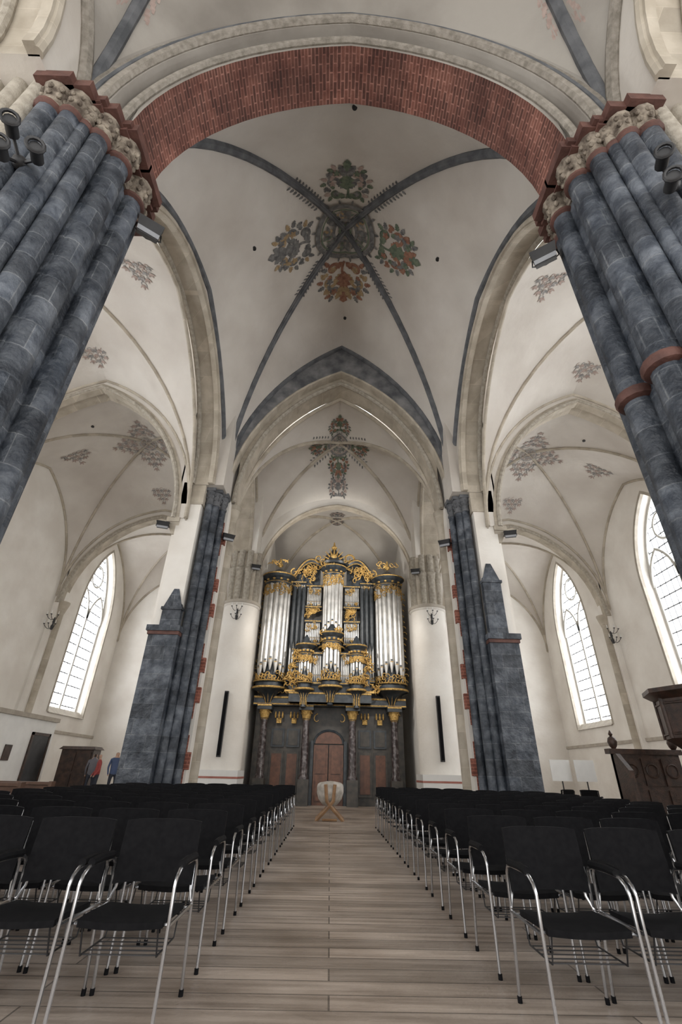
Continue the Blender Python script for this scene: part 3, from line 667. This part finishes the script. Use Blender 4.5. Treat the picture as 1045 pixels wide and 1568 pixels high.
# ================================================================= SIDE FURNITURE
def pew(x0,x1,y):
    m=MB(); m.box(x0,x1,y-.25,y-.21,.35,.86,PWD); m.box(x0,x1,y-.28,y-.18,.84,.89,PWD); m.box(x0,x1,y-.21,y+.2,.42,.46,PWD)
    for x in (x0,x1): m.box(x-.03,x+.03,y-.3,y+.22,0,.62,PWD); m.box(x-.03,x+.03,y-.3,y-.16,.6,.9,PWD)
    m.obj('church_pew',smooth=False)
for y in (8.6,9.6,10.6): pew(-8.6,-5.4,y)
m=MB(); CX=-11.45; CY=22.1
m.box(CX,CX+1.35,CY,CY+.7,0,1.8,WD); m.frus(CX-.1,CX+1.45,CY-.1,CY+.8,1.8,CX,CX+1.35,CY,CY+.7,1.92,WD)
for x in (CX+.06,CX+.7): m.box(x,x+.58,CY-.04,CY,.15,.9,WD); m.box(x,x+.58,CY-.04,CY,1.0,1.7,WD)
m.box(CX-.05,CX+1.4,CY-.06,CY+.7,0,.12,WD); m.obj('wooden_cabinet',smooth=False)
m=MB(); m.box(-13.5,-11.6,17.0,21.35,0,2.75,WHT); m.box(-13.5,-11.5,16.9,21.38,2.75,2.9,OCH); m.box(-11.62,-11.56,19.9,21.0,0,2.2,BLK); m.box(-11.62,-11.54,19.8,19.9,0,2.3,WD); m.box(-11.62,-11.54,21.0,21.1,0,2.3,WD); m.box(-11.62,-11.54,19.8,21.1,2.2,2.3,WD); m.box(-11.59,-11.56,18.4,18.8,1.3,1.8,WD); m.obj('entrance_porch',smooth=False)  # black panel paints in the darkness of the open doorway
m=MB(); m.box(-9.0,-7.6,13.2,13.8,.68,.72,PWD)
for x in(-8.95,-7.7):
    for y in(13.25,13.7): m.box(x,x+.05,y,y+.05,0,.68,BLK)
m.obj('side_table',smooth=False)
m=MB(); px,py=9.4,12.4
m.lathe(px,py,[(.5,0),(.5,.15),(.25,.3),(.22,1.3),(.35,1.55),(.8,1.95),(.95,2.05),(.95,2.95),(1.05,3.0),(1.2,3.1),(1.2,3.2)],WD,8)
for k in range(8):
    a=(k+.5)*pi/4; 
    for zz in (2.15,2.85): m.tube([(px+.93*math.cos(a-.3),py+.93*math.sin(a-.3),zz),(px+.93*math.cos(a+.3),py+.93*math.sin(a+.3),zz)],.03,WD,5)
    m.tube([(px+.95*math.cos(k*pi/4),py+.95*math.sin(k*pi/4),2.05),(px+.95*math.cos(k*pi/4),py+.95*math.sin(k*pi/4),2.98)],.05,WD,6)
m.obj('pulpit')
m=MB(); m.box(0,1.85,.6,.72,0,1.75,WD); m.box(-.1,1.95,.55,.8,1.75,1.88,WD); m.box(0,.12,0,.7,0,1.35,WD); m.frus(0,.12,0,.7,1.35,0,.12,.45,.7,1.75,WD)
for k in range(3): m.box(.17+k*.56,.65+k*.56,.56,.6,.2,.9,WD); m.box(.17+k*.56,.65+k*.56,.56,.6,1.0,1.65,WD); m.tube([(.41+k*.56+.16*math.cos(t*pi/6),.55,1.35+.16*math.sin(t*pi/6)) for t in range(12)],.025,WD,5,True)
for x in (.1,1.8): m.lathe(x,.65,[(.05,1.88),(.1,1.95),(.13,2.05),(.1,2.15),(.03,2.2),(.06,2.25),(.01,2.35)],WD,10)
m.box(.05,1.85,.15,.55,.42,.48,WD); m.obj('choir_stall',loc=(7.85,13.6,0))
m=MB(); m.tube([(0,0,.02),(0,0,1.1)],.02,BLK,6); m.box(-.32,.32,-.03,.0,1.05,1.65,WHT)
for a in range(3): m.tube([(0,0,.15),(.3*math.cos(a*2.1),.3*math.sin(a*2.1),.01)],.014,BLK,5)
m.obj('notice_board_stand',loc=(7.45,16.8,0)); 
m2=bpy.data.objects.new('notice_board_stand',bpy.data.objects['notice_board_stand'].data); bpy.context.collection.objects.link(m2); m2.location=(8.15,16.6,0)
for (x,y,r) in ((6.6,15.2,.4),(7.5,15.2,-.6),(9.3,15.9,1.2),(10.2,15.3,2.2),(10.9,14.6,2.9),(10.3,16.4,3.3)):
    o=bpy.data.objects.new('stacking_chair',cme); bpy.context.collection.objects.link(o); o.location=(x,y,0); o.rotation_euler=(0,0,r)

# ================================================================= PEOPLE
SK=mat('skin',(.45,.28,.2),(.5,.32,.24),.6); HR=mat('hair_dark',(.02,.015,.01),(.05,.03,.02),.7); TR=mat('trousers_dark',(.02,.025,.04),(.03,.035,.05),.8)
def person(x,y,h,col,rz):
    s=h/1.75; J=[((0,0,.98),.14),((0,0,1.2),.13),((0,.0,1.42),.13),((0,0,1.52),.055),((0,.01,1.6),.085),((0,.015,1.68),.085)]
    E=[(0,1),(1,2),(2,3),(3,4),(4,5)]
    for sd in(1,-1):
        k=len(J); J+=[((sd*.1,0,.9),.095),((sd*.11,.01,.5),.06),((sd*.11,-.02,.08),.042),((sd*.12,.13,.04),.035)]; E+=[(0,k),(k,k+1),(k+1,k+2),(k+2,k+3)]
        k=len(J); J+=[((sd*.19,0,1.42),.06),((sd*.25,-.02,1.14),.045),((sd*.23,.12,.92),.034),((sd*.22,.17,.84),.028)]; E+=[(2,k),(k,k+1),(k+1,k+2),(k+2,k+3)]
    me=bpy.data.meshes.new('p'); me.from_pydata([tuple(c*s for c in j[0]) for j in J],E,[]); o=bpy.data.objects.new('p',me); bpy.context.collection.objects.link(o)
    mo=o.modifiers.new('s','SKIN'); 
    for i,j in enumerate(J): me.skin_vertices[0].data[i].radius=(j[1]*s*(1.25 if i in(1,2) else 1),j[1]*s*.85)
    me.skin_vertices[0].data[0].use_root=True
    o.modifiers.new('ss','SUBSURF').levels=1
    dg=bpy.context.evaluated_depsgraph_get(); nm=bpy.data.meshes.new_from_object(o.evaluated_get(dg)); bpy.data.objects.remove(o)
    nm.materials.clear()
    for q in (col,TR,SK,HR): nm.materials.append(q)
    for p in nm.polygons:
        c=p.center/s; z=c.z
        p.material_index=1 if z<.9 and abs(c.x)<.19 else (2 if (z<.9 or 1.5<z<1.66 and c.y>-.02) else (3 if z>1.55 else 0)); p.use_smooth=True
    ob=bpy.data.objects.new('standing_visitor',nm); bpy.context.collection.objects.link(ob); ob.location=(x,y,0); ob.rotation_euler=(0,0,rz)
JB=mat('jacket_blue',(.05,.08,.16),(.07,.1,.2),.8); JR=mat('jacket_red',(.3,.05,.05),(.35,.07,.06),.8); JG=mat('jacket_grey',(.12,.12,.14),(.16,.16,.18),.8)
person(-9.75,21.6,1.7,JG,.4); person(-9.35,21.2,1.68,JR,2.2); person(-8.8,21.5,1.78,JB,-2.6)

# ================================================================= LIGHT / CAMERA
def spot(name,loc,tgt,e,ang,size=.25,col=(1,.95,.88)):
    l=bpy.data.lights.new(name,'SPOT'); l.energy=e; l.spot_size=math.radians(ang); l.spot_blend=.7; l.shadow_soft_size=size; l.color=col
    o=bpy.data.objects.new(name,l); bpy.context.collection.objects.link(o); o.location=loc
    o.rotation_euler=(Vector(tgt)-Vector(loc)).to_track_quat('-Z','Y').to_euler()
for sg in (1,-1):
    spot('organ_spotlight',(sg*3.45,15.0,7.9),(-sg*.4,21,5.2),750,75)
    spot('apse_fill_light',(sg*3.2,18.5,9.2),(-sg*1.2,23.5,12.6),330,80)  # added fill to lift the dark apse, no such lamp there
w=bpy.data.worlds.new('World'); bpy.context.scene.world=w; w.use_nodes=True
w.node_tree.nodes['Background'].inputs[0].default_value=(1,.985,.96,1); w.node_tree.nodes['Background'].inputs[1].default_value=1.6
cd=bpy.data.cameras.new('camera'); cam=bpy.data.objects.new('camera',cd); bpy.context.collection.objects.link(cam)
cd.sensor_fit='VERTICAL'; cd.sensor_height=36; cd.lens=16; cd.clip_start=.05
t=math.radians(29.8)
cam.matrix_world=Matrix.Translation((-.03,0,C))@Matrix.Rotation(math.radians(-.62),4,'Z')@Matrix.Rotation(pi/2+t,4,'X')@Matrix.Rotation(math.radians(1.25),4,'Z')
sc=bpy.context.scene; sc.camera=cam
sc.view_settings.view_transform='Standard'; sc.view_settings.exposure=0.6
